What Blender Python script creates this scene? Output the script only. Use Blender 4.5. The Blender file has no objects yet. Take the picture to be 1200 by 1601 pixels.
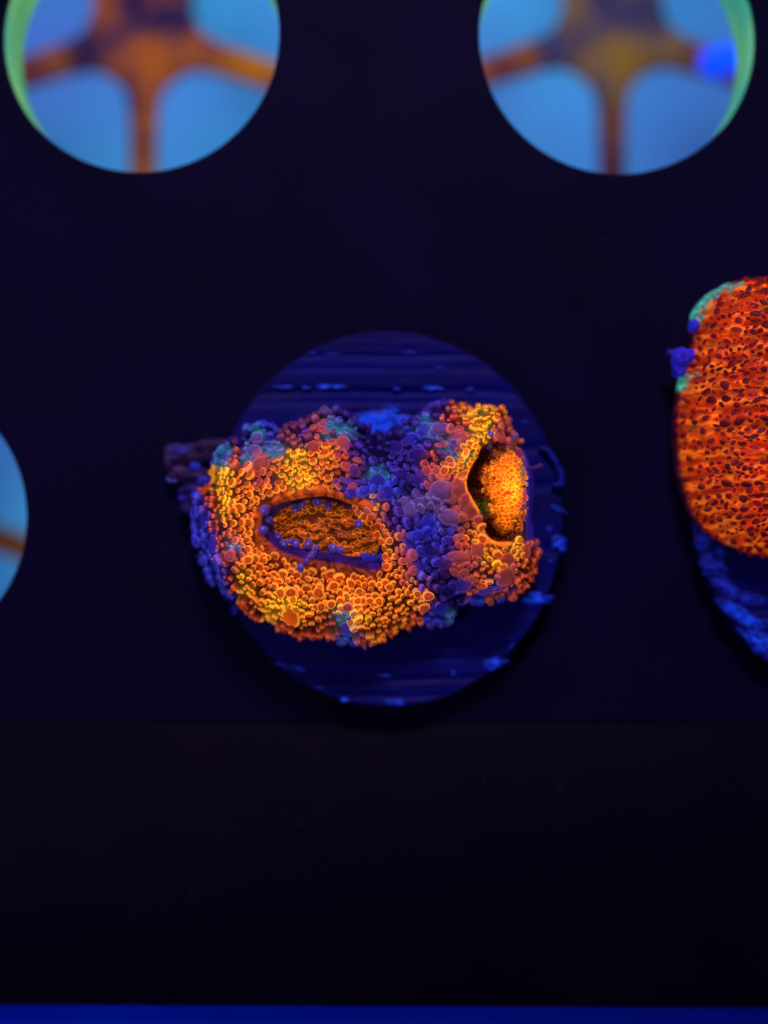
import bpy, math, random
import numpy as np
from mathutils import Vector

# ------------------------------------------------------------------ set-up
# plan unit ("u"): one pixel of the 1200 x 1601 photograph at the rack's top
# face; 1 u = 0.0043 cm; the scene is built in centimetres.
S = 0.0043
H = 2000.0                      # height of the camera over the rack, in u
FOCUS_Z = 160.0
sc = bpy.context.scene
sc.unit_settings.system = 'METRIC'
sc.unit_settings.scale_length = 0.01
rng = np.random.default_rng(7)
random.seed(7)

cam_d = bpy.data.cameras.new('camera')
cam = bpy.data.objects.new('camera', cam_d)
sc.collection.objects.link(cam)
cam.location = (0, 0, H * S)
cam.rotation_euler = (0, 0, 0)
cam_d.sensor_fit = 'VERTICAL'
cam_d.sensor_height = 36.0
cam_d.sensor_width = 27.0
cam_d.lens = 36.0 * H / 1601.0
cam_d.clip_start = 0.05
cam_d.clip_end = 500
cam_d.dof.use_dof = True
cam_d.dof.focus_distance = (H - FOCUS_Z) * S
cam_d.dof.aperture_fstop = (cam_d.lens / 1000.0) / (108.0 * S)
sc.camera = cam

w = bpy.data.worlds.new("World")
sc.world = w
w.use_nodes = True
w.node_tree.nodes['Background'].inputs[0].default_value = (0.10, 0.07, 0.42, 1)
w.node_tree.nodes['Background'].inputs[1].default_value = 0.10

def area(name, loc, target, size, energy, color, size_y=None):
    d = bpy.data.lights.new(name, 'AREA')
    d.energy = energy; d.color = color
    d.shape = 'RECTANGLE'; d.size = size; d.size_y = size_y or size
    o = bpy.data.objects.new(name, d)
    sc.collection.objects.link(o)
    o.location = loc
    dr = Vector(target) - Vector(loc)
    o.rotation_euler = dr.to_track_quat('-Z', 'Y').to_euler()
    return o

# aquarium lamp bar over the tank, behind the rack (top of the picture)
area('overhead_light', (0.5, 13.5, 15.0), (0, 0.3, 0), 5.0, 2500, (0.74, 0.50, 1.0), 2.5)
# weaker soft fill light added on the near side
area('overhead_light', (-10.5, -3.0, 15.0), (0, 0, 0), 4.0, 700, (0.62, 0.45, 1.0), 4.0)
# added blue fill lights, unseen under the rack, to brighten floor and wheels
area('under_rack_fill', (0.0, 4.2, -0.6), (0, 4.2, -4), 0.9, 165, (0.26, 0.48, 1.0), 4.6)
area('under_rack_fill', (-3.7, 5.0, -0.6), (-3.0, 4.6, -4), 1.0, 105, (0.3, 0.48, 1.0), 3.0)
area('under_rack_fill', (3.7, 5.0, -0.6), (3.0, 4.6, -4), 1.0, 105, (0.26, 0.52, 1.0), 3.0)
area('under_rack_fill', (-1.7, -1.6, -0.6), (-3.4, -.6, -4), 1.0, 90, (0.22, 0.55, 1.0), 1.6)

sc.view_settings.view_transform = 'Standard'
sc.view_settings.look = 'None'
sc.view_settings.exposure = 0
sc.view_settings.gamma = 1
sc.cycles.max_bounces = 5
sc.cycles.use_denoising = True

# ------------------------------------------------------------------ helpers
def lin(c):
    c = np.asarray(c, float) / 255.0
    return np.where(c <= 0.04045, c / 12.92, ((c + 0.055) / 1.055) ** 2.4)

def W(p, f=1.0):
    """plan coordinates (x right, y down, z up; u) to centimetres"""
    p = np.asarray(p, float)
    out = np.empty_like(p)
    out[..., 0] = (p[..., 0] - 600.0) * S * f
    out[..., 1] = (800.5 - p[..., 1]) * S * f
    out[..., 2] = p[..., 2] * S
    return out

def mesh_np(name, verts, faces, cols=None, smooth=True):
    """faces: int array (n,3|4) or list of arrays of those"""
    me = bpy.data.meshes.new(name)
    fl = faces if isinstance(faces, list) else [faces]
    fl = [np.asarray(f, np.int32) for f in fl if len(f)]
    nl = sum(f.size for f in fl); nf = sum(len(f) for f in fl)
    me.vertices.add(len(verts))
    me.vertices.foreach_set('co', np.asarray(verts, np.float32).ravel())
    me.loops.add(nl)
    me.loops.foreach_set('vertex_index', np.concatenate([f.ravel() for f in fl]))
    me.polygons.add(nf)
    tot = np.concatenate([np.full(len(f), f.shape[1], np.int32) for f in fl])
    st = np.concatenate([[0], np.cumsum(tot)[:-1]]).astype(np.int32)
    me.polygons.foreach_set('loop_start', st)
    me.polygons.foreach_set('loop_total', tot)
    if smooth:
        me.polygons.foreach_set('use_smooth', np.ones(nf, bool))
    if cols is not None:
        a = me.attributes.new('tint', 'FLOAT_COLOR', 'POINT')
        a.data.foreach_set('color', np.asarray(cols, np.float32).ravel())
    me.update(calc_edges=True)
    me.validate()
    return me

def obj(name, me, mat, parent=None):
    o = bpy.data.objects.new(name, me)
    if mat and not me.materials:
        me.materials.append(mat)
    sc.collection.objects.link(o)
    o.parent = parent
    return o

def thing(name, label, cat, loc=(0, 0, 0), group=None):
    o = bpy.data.objects.new(name, None)
    sc.collection.objects.link(o)
    o.empty_display_size = 0.2
    o['label'] = label; o['category'] = cat
    if group: o['group'] = group
    return o

def sstep(a, b, x):
    t = np.clip((x - a) / (b - a), 0, 1)
    return t * t * (3 - 2 * t)

_T = np.random.default_rng(3).random((256, 256))
def vnoise(x, y):
    xi = np.floor(x).astype(int); yi = np.floor(y).astype(int)
    fx = x - xi; fy = y - yi
    fx = fx * fx * (3 - 2 * fx); fy = fy * fy * (3 - 2 * fy)
    a = _T[xi % 256, yi % 256]; b = _T[(xi + 1) % 256, yi % 256]
    c = _T[xi % 256, (yi + 1) % 256]; d = _T[(xi + 1) % 256, (yi + 1) % 256]
    return (a * (1 - fx) + b * fx) * (1 - fy) + (c * (1 - fx) + d * fx) * fy
def fbm(x, y, sc_, oct=3, off=0.0):
    v = 0; a = 0.5; s = 1.0 / sc_
    for i in range(oct):
        v = v + a * (vnoise(x * s + off + 17.3 * i, y * s + off * 1.7 + 9.1 * i) - 0.5)
        a *= 0.5; s *= 2.05
    return v            # about -0.5 .. 0.5

def sdpoly(x, y, poly):
    """signed distance to a closed polygon, positive inside"""
    P = np.asarray(poly, float)
    x = np.asarray(x, float); y = np.asarray(y, float)
    d2 = np.full(x.shape, 1e12); ins = np.zeros(x.shape, bool)
    for i in range(len(P)):
        ax, ay = P[i]; bx, by = P[(i + 1) % len(P)]
        ex, ey = bx - ax, by - ay
        wx, wy = x - ax, y - ay
        t = np.clip((wx * ex + wy * ey) / (ex * ex + ey * ey), 0, 1)
        d2 = np.minimum(d2, (wx - ex * t) ** 2 + (wy - ey * t) ** 2)
        if by != ay:
            c = ((ay > y) != (by > y)) & (x < ax + (y - ay) / (by - ay) * ex)
            ins ^= c
    return np.where(ins, 1, -1) * np.sqrt(d2)

def spline(poly, n=6):
    """closed Catmull-Rom through the points"""
    P = np.asarray(poly, float); out = []
    m = len(P)
    for i in range(m):
        p0, p1, p2, p3 = P[i - 1], P[i], P[(i + 1) % m], P[(i + 2) % m]
        for k in range(n):
            t = k / n
            out.append(0.5 * ((2 * p1) + (-p0 + p2) * t + (2 * p0 - 5 * p1 + 4 * p2 - p3) * t * t + (-p0 + 3 * p1 - 3 * p2 + p3) * t ** 3))
    return np.array(out)

def segdist(x, y, pts):
    d = np.full(np.shape(x), 1e9)
    for (ax, ay), (bx, by) in zip(pts[:-1], pts[1:]):
        ex, ey = bx - ax, by - ay
        t = np.clip(((x - ax) * ex + (y - ay) * ey) / (ex * ex + ey * ey), 0, 1)
        d = np.minimum(d, np.hypot(x - ax - ex * t, y - ay - ey * t))
    return d

def worley(x, y, cell, seed, jitter=0.9):
    gx = x / cell; gy = y / cell
    xi = np.floor(gx).astype(int); yi = np.floor(gy).astype(int)
    f1 = np.full(gx.shape, 9.0); f2 = np.full(gx.shape, 9.0)
    T = np.random.default_rng(seed).random((64, 64, 2))
    for dx in (-1, 0, 1):
        for dy in (-1, 0, 1):
            cx = xi + dx; cy = yi + dy
            r = T[cx % 64, cy % 64]
            d = np.hypot(cx + 0.5 + (r[..., 0] - 0.5) * jitter - gx, cy + 0.5 + (r[..., 1] - 0.5) * jitter - gy)
            f2 = np.where(d < f1, f1, np.minimum(f2, d))
            f1 = np.minimum(f1, d)
    return f1, f2

# ------------------------------------------------------------------ materials
def new_mat(name):
    m = bpy.data.materials.new(name); m.use_nodes = True
    nt = m.node_tree
    return m, nt, nt.nodes['Principled BSDF']

def coral_material(name, rough=0.5, spec=0.18, glow=1.0, rim=0.5, grain=90.0, sss=0.0):
    """colour and strength of the tissue's fluorescence are stored per point (tint.rgb, tint.a)"""
    m, nt, b = new_mat(name)
    N = nt.nodes.new; L = nt.links.new
    at = N('ShaderNodeAttribute'); at.attribute_name = 'tint'
    tc = N('ShaderNodeTexCoord')
    no = N('ShaderNodeTexNoise'); no.inputs['Scale'].default_value = grain; no.inputs['Detail'].default_value = 3
    L(tc.outputs['Object'], no.inputs['Vector'])
    mr = N('ShaderNodeMapRange'); mr.inputs[1].default_value = 0.3; mr.inputs[2].default_value = 0.7
    mr.inputs[3].default_value = 0.78; mr.inputs[4].default_value = 1.18
    L(no.outputs['Fac'], mr.inputs[0])
    mx = N('ShaderNodeVectorMath'); mx.operation = 'SCALE'
    L(at.outputs['Color'], mx.inputs[0]); L(mr.outputs[0], mx.inputs['Scale'])
    # brightens the colour at grazing view: a painted rim light for translucent walls
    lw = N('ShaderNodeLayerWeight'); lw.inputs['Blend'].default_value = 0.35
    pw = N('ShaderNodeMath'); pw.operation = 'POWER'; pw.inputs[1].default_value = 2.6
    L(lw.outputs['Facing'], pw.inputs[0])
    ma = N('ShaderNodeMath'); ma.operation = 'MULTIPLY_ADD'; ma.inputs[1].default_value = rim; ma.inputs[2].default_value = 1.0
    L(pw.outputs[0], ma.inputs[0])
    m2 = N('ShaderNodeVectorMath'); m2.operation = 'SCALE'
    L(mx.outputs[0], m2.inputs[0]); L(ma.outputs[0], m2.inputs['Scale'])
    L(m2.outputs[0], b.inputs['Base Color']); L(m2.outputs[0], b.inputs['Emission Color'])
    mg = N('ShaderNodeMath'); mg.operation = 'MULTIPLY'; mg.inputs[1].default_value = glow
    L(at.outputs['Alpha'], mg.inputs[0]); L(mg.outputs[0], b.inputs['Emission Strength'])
    if sss:
        b.inputs['Subsurface Weight'].default_value = sss; b.inputs['Subsurface Radius'].default_value = (1.0, .6, .5); b.inputs['Subsurface Scale'].default_value = .025
    b.inputs['Roughness'].default_value = rough
    b.inputs['Specular IOR Level'].default_value = spec
    bu = N('ShaderNodeBump'); bu.inputs['Strength'].default_value = 0.35; bu.inputs['Distance'].default_value = 0.006
    L(no.outputs['Fac'], bu.inputs['Height']); L(bu.outputs[0], b.inputs['Normal'])
    return m

def mottled(name, c1, c2, scale, rough=0.5, spec=0.3, glow=0.0, bump=0.0, detail=4.0, stretch=(1, 1, 1), lo=0.35, hi=0.65):
    m, nt, b = new_mat(name)
    N = nt.nodes.new; L = nt.links.new
    tc = N('ShaderNodeTexCoord'); mp = N('ShaderNodeMapping'); mp.inputs['Scale'].default_value = stretch
    no = N('ShaderNodeTexNoise'); no.inputs['Scale'].default_value = scale; no.inputs['Detail'].default_value = detail
    L(tc.outputs['Object'], mp.inputs[0]); L(mp.outputs[0], no.inputs['Vector'])
    cr = N('ShaderNodeValToRGB')
    cr.color_ramp.elements[0].position = lo; cr.color_ramp.elements[1].position = hi
    cr.color_ramp.elements[0].color = (*lin(c1), 1); cr.color_ramp.elements[1].color = (*lin(c2), 1)
    L(no.outputs['Fac'], cr.inputs[0]); L(cr.outputs[0], b.inputs['Base Color'])
    if glow:
        L(cr.outputs[0], b.inputs['Emission Color']); b.inputs['Emission Strength'].default_value = glow
    b.inputs['Roughness'].default_value = rough; b.inputs['Specular IOR Level'].default_value = spec
    if bump:
        bu = N('ShaderNodeBump'); bu.inputs['Strength'].default_value = bump; bu.inputs['Distance'].default_value = 0.01
        L(no.outputs['Fac'], bu.inputs['Height']); L(bu.outputs[0], b.inputs['Normal'])
    return m

M_coral = coral_material('coral_tissue', sss=.3, rim=1.5)
M_coral2 = coral_material('red_coral_tissue', rim=0.25)
M_rack = mottled('black_acrylic', (7, 6, 30), (11, 8, 42), 0.9, rough=0.62, spec=0.05, bump=0.03)
M_rack2 = mottled('black_acrylic_lip', (8, 6, 20), (12, 7, 22), 2.0, rough=0.6, spec=0.05)
M_plug = mottled('ceramic_plug', (5, 9, 80), (9, 12, 108), 3.0, rough=0.6, spec=0.12, bump=0.4, stretch=(0.35, 2.2, 1))
M_plug_rim = mottled('ceramic_plug_rim', (20, 12, 62), (8, 10, 74), 4.0, rough=0.6, spec=0.1, bump=0.2)
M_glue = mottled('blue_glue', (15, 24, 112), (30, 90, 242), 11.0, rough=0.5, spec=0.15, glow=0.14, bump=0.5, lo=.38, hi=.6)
M_glue_dim = mottled('blue_glue_film', (14, 14, 84), (30, 58, 186), 11.0, rough=0.5, spec=0.12, bump=0.3)
M_film = coral_material('glue_film', rough=.5, spec=.12, rim=0.0, grain=30)
M_sleeve = mottled('glowing_green_sleeve', (70, 190, 150), (160, 235, 100), 0.9, rough=0.5, spec=0.1, glow=0.34)  # emission put in for the green light on the hole walls
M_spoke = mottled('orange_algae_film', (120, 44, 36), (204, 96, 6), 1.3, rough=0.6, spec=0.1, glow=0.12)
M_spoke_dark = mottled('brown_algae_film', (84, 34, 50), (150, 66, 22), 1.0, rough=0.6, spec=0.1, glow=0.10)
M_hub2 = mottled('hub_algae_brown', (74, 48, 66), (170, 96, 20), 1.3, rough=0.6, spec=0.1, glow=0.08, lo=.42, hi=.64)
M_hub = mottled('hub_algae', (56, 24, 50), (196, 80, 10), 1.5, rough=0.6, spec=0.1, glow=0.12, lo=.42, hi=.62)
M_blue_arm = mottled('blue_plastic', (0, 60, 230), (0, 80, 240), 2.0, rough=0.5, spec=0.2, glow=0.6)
M_floor = mottled('pale_tank_floor', (120, 232, 240), (150, 190, 252), 0.35, rough=0.6, spec=0.2)
M_ledge = mottled('blue_ledge', (3, 62, 235), (4, 54, 215), 1.0, rough=0.8, spec=0.02)

# ------------------------------------------------------------------ floor and ledge under the rack
def quad(name, x0, x1, y0, y1, z, mat):
    me = mesh_np(name, W([(x0, y1, z), (x1, y1, z), (x1, y0, z), (x0, y0, z)]), np.array([[0, 1, 2, 3]]), smooth=False)
    o = obj(name, me, mat); o['kind'] = 'structure'
    return o
quad('tank_floor', -3500, 4700, -3500, 5000, -1250, M_floor)

def box(name, x0, x1, y0, y1, z0, z1, mat, parent=None, bev=3.0, ends=None):
    """box with a small bevel on its top edges; ends=(yl, yr) tilts the front edge"""
    yl, yr = ends if ends else (y1, y1)
    V = []
    for (zz, b) in ((z0, 0), (z1 - bev, 0), (z1, bev)):
        V += [(x0 + b, yl - b, zz), (x1 - b, yr - b, zz), (x1 - b, y0 + b, zz), (x0 + b, y0 + b, zz)]
    F = [[3, 2, 1, 0], [8, 9, 10, 11]]
    for r in (0, 4):
        for i in range(4):
            j = (i + 1) % 4
            F.append([r + i, r + j, r + 4 + j, r + 4 + i])
    return obj(name, mesh_np(name, W(V), np.array(F), smooth=False), mat, parent)

ledge = box('shelf_ledge', -900, 2100, 1540, 1900, -120, -45, M_ledge)
ledge['kind'] = 'structure'

# ------------------------------------------------------------------ the rack
HOLES = [(217, 50), (968, 53), (-178, 808)]
PLUGS = [(606, 812), (1375, 800)]
HR = 219.0
rack = thing('frag_rack', 'black acrylic coral rack plate with round holes holding the plugs', 'rack')
def rack_plate():
    cu = bpy.data.curves.new('plate_outline', 'CURVE'); cu.dimensions = '2D'; cu.fill_mode = 'BOTH'
    def loop(pts):
        s = cu.splines.new('POLY'); s.points.add(len(pts) - 1)
        for i, (x, y) in enumerate(pts):
            q = W((x, y, 0)); s.points[i].co = (q[0], q[1], 0, 1)
        s.use_cyclic_u = True
    loop([(-1400, -2200), (2600, -2200), (2600, 1131), (-1400, 1129)])  # plate runs on unseen past the top to keep lamp light off the floor
    more = [(1735, 50), (-560, 50), (1375, 800), (606, 812), (217 - 380, -705 + 0), (600, -700), (1350, -700)]
    for (hx, hy) in HOLES + [(606, 812), (1375, 800)]:
        n = 160
        loop([(hx + HR * math.cos(2 * math.pi * k / n), hy + HR * math.sin(2 * math.pi * k / n)) for k in range(n)])
    cu.extrude = 14 * S; cu.bevel_depth = 2 * S; cu.bevel_resolution = 2
    cu.offset = -2 * S
    o = bpy.data.objects.new('tmp_outline', cu)
    sc.collection.objects.link(o)
    bpy.context.view_layer.update()
    dg = bpy.context.evaluated_depsgraph_get()
    me = bpy.data.meshes.new_from_object(o.evaluated_get(dg))
    bpy.data.objects.remove(o); bpy.data.curves.remove(cu)
    me.name = 'plate'
    me.materials.clear()
    co = np.empty(len(me.vertices) * 3, np.float32); me.vertices.foreach_get('co', co)
    co[2::3] += (-16) * S
    me.vertices.foreach_set('co', co)
    return me
obj('plate', rack_plate(), M_rack, rack)
box('front_lip', -1400, 2600, 1130.2, 1575, -70, -1, M_rack2, rack, bev=2, ends=(1567, 1583))

def lathe(name, prof, cx, cy, mat, parent, n=160, f=1.0, closed=False, wob=0.0, sx=1.0, sy=1.0):
    P = np.array(prof, float); m = len(P)
    th = np.arange(n) * 2 * math.pi / n
    V = np.zeros((m, n, 3))
    wv = 1 + wob * (vnoise(np.cos(th) * 3 + 9 + cx * .01, np.sin(th) * 3 + 9) - .5)
    V[..., 0] = cx + P[:, :1] * np.cos(th) * wv * sx
    V[..., 1] = cy - P[:, :1] * np.sin(th) * wv * sy
    V[..., 2] = P[:, 1:]
    i = np.arange(m - 1 + (1 if closed else 0))[:, None]; j = np.arange(n)[None]
    a = i * n + j; b = i * n + (j + 1) % n; c = ((i + 1) % m) * n + (j + 1) % n; d = ((i + 1) % m) * n + j
    F = np.stack([a, b, c, d], -1).reshape(-1, 4)
    return obj(name, mesh_np(name, W(V.reshape(-1, 3), f), F), mat, parent)

for (hx, hy) in HOLES:
    lathe('sleeve', [(HR + .5, -32), (HR + .5, -135), (HR + 14, -135), (HR + 14, -32)], hx, hy, M_sleeve, rack, closed=True)

# ------------------------------------------------------------------ five-spoked wheels under the holes
ZS = -760.0
fz = (H - ZS) / H
def spoked(label, hx, hy, hub_mat, arm_mats):
    t = thing('spoked_wheel', label, 'spoked wheel', group='spoked wheels seen through the rack holes')
    t.location = tuple(W(((hx - 600) * fz + 600, (hy - 800.5) * fz + 800.5, ZS)))
    cx, cy, _ = 600.0, 800.5, 0
    R = 255 * fz; hub = 82 * fz; hw = 20 * fz; r0 = 125 * fz; th = 34
    def prism(name, pts, mat, flip=False):
        n = len(pts)
        c = np.mean(pts, 0)
        V = [(600 + p[0], 800.5 - p[1], z) for z in (-th, 0) for p in pts]
        # bevelled top
        V += [(600 + c[0] + (p[0] - c[0]) * .93, 800.5 - (c[1] + (p[1] - c[1]) * .93), 7) for p in pts]
        V += [(600 + c[0], 800.5 - c[1], 9)]
        F4 = []; F3 = []
        for r in (0, n):
            for i in range(n):
                j = (i + 1) % n; F4.append([r + i, r + j, r + n + j, r + n + i])
        for i in range(n): F3.append([2 * n + i, 2 * n + (i + 1) % n, 3 * n])
        return obj(name, mesh_np(name, W(V), [np.array(F4), np.array(F3)]), mat, t)
    hubp = []
    for a in np.linspace(0, 2 * math.pi, 200, endpoint=False):
        ph = abs(((a - math.pi * 1.5 + math.pi / 5) % (2 * math.pi / 5)) - math.pi / 5)
        r = ((hw / max(math.sin(ph), 1e-3)) ** 3 + hub ** 3) ** (1 / 3)
        hubp.append((math.cos(a) * min(r, r0 / math.cos(ph) if ph < .6 else r0), math.sin(a) * min(r, r0 / math.cos(ph) if ph < .6 else r0)))
    prism('hub', hubp, hub_mat)
    for k in range(5):
        a = math.pi * 1.5 + k * 2 * math.pi / 5
        ca, sa = math.cos(a), math.sin(a)
        w1 = hw * 1.06; w2 = hw * (0.95 + .2 * random.random())
        pts = [(r0 - 2, -w1), ((r0 + R) / 2, -hw), (R, -w2), (R, w2), ((r0 + R) / 2, hw), (r0 - 2, w1)]
        prism('spoke', [(x * ca - y * sa, x * sa + y * ca) for x, y in pts], arm_mats[k])
    prof = [(R + .5, -th), (R + .5, 2), (R + 22, 2), (R + 22, -th)]
    o = lathe('outer_ring', prof, 600, 800.5, M_spoke_dark, t, n=96, closed=True)
    return t
spoked('blurred orange five-spoked wheel under the rack hole at the upper left', 222, 50, M_hub, [M_spoke, M_spoke, M_spoke, M_spoke, M_spoke])
blue_wheel = spoked('blurred brown five-spoked wheel with one bright blue arm, under the upper right hole', 958, 45, M_hub2, [M_spoke_dark, M_spoke_dark, M_spoke_dark, M_spoke_dark, M_spoke])
spoked('blurred spoked wheel with a brown arm under the cut-off hole at the left edge', -186, 785, M_spoke_dark, [M_spoke_dark] * 5)

# ------------------------------------------------------------------ plugs
ZP = 50.0
fp = (H - ZP) / H
def toP(x, y):                       # photo position at the plug's height, in plan units
    return (x - 600) * fp + 600, (y - 800.5) * fp + 800.5
def blob(name, x, y, rx, ry, h, mat, parent, seed=0, z=ZP, rot=0.0, power=1.0):
    """irregular low dab"""
    n, m = 44, 9
    th = np.arange(n) * 2 * math.pi / n
    r = np.linspace(1, 0, m)
    wob = 1 + (.75 if rx < 33 else .35) * (fbm(np.cos(th) * 3 + seed * 3.1 + 20, np.sin(th) * 3 + seed * 1.7 + 20, 1.6, 4)) * 2
    X = np.outer(r, np.cos(th) * wob) * rx; Y = np.outer(r, np.sin(th) * wob) * ry
    Z = np.outer(.5 * h * (1 - r ** 2.0), np.ones(n)) + 2.2 * h * .3 * fbm(X + seed * 40, Y, max(rx, ry) * .6 + 2, 2) * (1 - r ** 2)[:, None]
    c, s = math.cos(rot), math.sin(rot)
    px, py = toP(x, y)
    V = np.stack([px + X * c - Y * s, py - (X * s + Y * c), z + Z - 1.0], -1).reshape(-1, 3)
    i = np.arange(m - 1)[:, None]; j = np.arange(n)[None]
    F = np.stack([i * n + j, i * n + (j + 1) % n, (i + 1) * n + (j + 1) % n, (i + 1) * n + j], -1).reshape(-1, 4)
    nz = .5 + 1.6 * fbm(V[:, 0] + 300 + seed * 9, V[:, 1] * 1.4, 9, 3, seed)
    k = np.clip((1 - np.repeat(r, n) ** 1.6) * 1.5 * nz + .1 * nz, 0, 1)[:, None]
    if rx > 33 and y < 700: k = np.clip((1 - np.repeat(r, n)) * 2.0 * (.6 + .4 * nz), 0, 1)[:, None]  # wide dabs behind the coral: blue glow painted into colour and emission
    br = lin((28, 88, 250)) if mat is M_glue else lin((26, 52, 176))
    C = np.ones((len(V), 4)); C[:, :3] = lin((12, 11, 92)) * (1 - k) + br * k; C[:, 3] = .22 * k[:, 0]
    return obj(name, mesh_np(name, W(V), F, C), M_film, parent)

def plug(label, cx, cy, rx, ry, seed):
    t = thing('frag_plug', label, 'frag plug', group='coral frag plugs on the rack')
    step = 3.0
    # top: polar sheet with sawn grooves running across it
    n, m = 220, 110
    th = np.arange(n) * 2 * math.pi / n; r = np.linspace(0.002, 0.972, m)
    X = cx + np.outer(r, np.cos(th)) * rx; Y = cy - np.outer(r, np.sin(th)) * ry
    Yp = (Y - 800.5) / fp + 800.5
    Z = np.zeros_like(X)
    for (g, wd, dp) in ((556, 3, 4), (577, 2.5, 2.5), (613, 6, 7), (628, 4, 4), (700, 5, 5), (760, 5, 5), (860, 5, 4), (955, 5, 4), (1010, 5, 4), (1030, 3, 3), (1062, 5, 4), (1088, 4, 3)):
        yy = Yp + 3 * fbm(X + seed * 100, Y * 0, 60, 2) * 2
        Z -= dp * np.exp(-((yy - g) / wd) ** 2)
    Z += 3.0 * fbm(X, Y * 4, 40, 3, seed)
    V = np.stack([X, Y, ZP + Z], -1).reshape(-1, 3)
    i = np.arange(m - 1)[:, None]; j = np.arange(n)[None]
    F = np.stack([i * n + j, (i + 1) * n + j, (i + 1) * n + (j + 1) % n, i * n + (j + 1) % n], -1).reshape(-1, 4)
    F3 = np.array([[0, k, k + 1] for k in range(1, n - 1)])
    obj('top_face', mesh_np('top_face', W(V), [F, F3]), M_plug, t)
    lathe('rim', [(.5, 4), (.975, 4), (.995, 12), (1.0, 30), (.992, 42), (.972, 48.5), (.965, 44)], cx, cy, M_plug_rim, t, n=220, wob=.006, sx=rx, sy=ry)
    lathe('stem', [(160, 3), (160, -60), (140, -330), (2, -332)], cx, cy, M_plug_rim, t, n=60)
    return t

fx, fy = toP(606, 812)
pA = plug('round dark blue ceramic plug under the two-mouthed coral in the middle', fx, fy, 279 * fp, 299 * fp, 1)
bx, by = toP(1378, 800)
pB = plug('dark blue ceramic plug under the red coral at the right edge', bx, by, 293 * fp, 293 * fp, 2)
GLUE = [  # x, y, rx, ry, h, bright, rot
 (600, 662, 76, 30, 6, 1, -.02), (585, 655, 40, 14, 8, 1, .1), (635, 660, 34, 14, 8, 1, -.1), (445, 605, 19, 4, 3, 1, 0), (515, 605, 22, 4.5, 3, 1, 0), (478, 606, 8, 3, 3, 1, 0), (676, 607, 16, 4, 3, 1, 0),
 (620, 608, 8, 3.4, 3, 0, 0), (735, 609, 8, 4, 3, 0, 0), (522, 553, 15, 3.5, 3, 0, 0), (487, 552, 7, 3, 3, 0, 0), (640, 551, 12, 3, 2, 0, 0),
 (836, 935, 24, 12, 7, 1, .15), (772, 1036, 19, 10, 6, 1, .2), (874, 850, 12, 14, 7, 1, .6), (872, 796, 14, 6, 5, 1, -.4),
 (858, 826, 7, 7, 4, 0, 0), (860, 877, 8, 5, 3, 0, 0), (617, 1098, 28, 6, 4, 1, 0), (538, 1095, 7, 5, 3, 1, 0), (466, 1044, 20, 6, 4, 0, -.2),
 (440, 1040, 12, 4, 3, 0, -.5), (600, 1056, 15, 4, 3, 0, 0), (641, 1048, 7, 5, 3, 0, 0), (708, 1052, 7, 6, 3, 0, 0), (822, 661, 8, 6, 4, 0, 0),
 (385, 667, 9, 6, 6, 1, 0), (800, 1000, 6, 5, 3, 0, 0), (798, 1012, 10, 4, 3, 0, .9), (366, 952, 7, 12, 5, 0, .4), (352, 926, 6, 13, 5, 0, .2),
 (500, 1075, 12, 3, 2, 0, 0), (690, 575, 14, 3, 2, 0, 0)]
for i, (x, y, rx, ry, h, br, ro) in enumerate(GLUE):
    blob('glue_blob', x, y, rx, ry, h, M_glue if br else M_glue_dim, pA, seed=i, rot=ro)
for i, (x, y, rx, ry, h, br, ro) in enumerate([(1098, 840, 16, 30, 6, 0, .2), (1118, 880, 20, 26, 6, 0, .5), (1135, 915, 30, 14, 6, 0, -.7), (1170, 935, 40, 11, 6, 0, -.15), (1165, 965, 50, 14, 7, 1, -.6), (1195, 1000, 45, 11, 6, 1, -.55),
                                               (1178, 1000, 26, 12, 6, 1, -.7), (1215, 975, 30, 8, 5, 0, -.1), (1230, 1040, 30, 9, 5, 0, -.4)]):
    blob('blue_lit_streak', x, y, rx, ry, h, M_glue if br else M_glue_dim, pB, seed=50 + i, rot=ro)  # lit blue streaks on the plug, laid on as tinted dabs

def tube(name, pts, rad, mat, parent, f=fp, cols=None, seg=10):
    P = np.array(pts, float)
    # resample
    t = np.linspace(0, len(P) - 1, (len(P) - 1) * 6 + 1)
    Q = np.stack([np.interp(t, np.arange(len(P)), P[:, k]) for k in range(3)], -1)
    for _ in range(2): Q[1:-1] = (Q[:-2] + 2 * Q[1:-1] + Q[2:]) / 4
    R = np.interp(t, np.arange(len(P)), np.broadcast_to(rad, len(P)))
    T = np.gradient(Q, axis=0); T /= np.linalg.norm(T, axis=1)[:, None]
    A = np.cross(T, [0, 0, 1.0]); A /= np.linalg.norm(A, axis=1)[:, None] + 1e-9
    B = np.cross(T, A)
    th = np.arange(seg) * 2 * math.pi / seg
    V = Q[:, None] + R[:, None, None] * (np.cos(th)[None, :, None] * A[:, None] + np.sin(th)[None, :, None] * B[:, None])
    m = len(Q)
    i = np.arange(m - 1)[:, None]; j = np.arange(seg)[None]
    F = np.stack([i * seg + j, i * seg + (j + 1) % seg, (i + 1) * seg + (j + 1) % seg, (i + 1) * seg + j], -1).reshape(-1, 4)
    V = np.concatenate([V.reshape(-1, 3), Q[:1], Q[-1:]])
    c0, c1 = m * seg, m * seg + 1
    F3 = np.array([[c0, (k + 1) % seg, k] for k in range(seg)] + [[c1, (m - 1) * seg + k, (m - 1) * seg + (k + 1) % seg] for k in range(seg)])
    C = None if cols is None else np.broadcast_to(cols, (len(V), 4))
    return obj(name, mesh_np(name, W(V, f), [F, F3], C), mat, parent)
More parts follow.
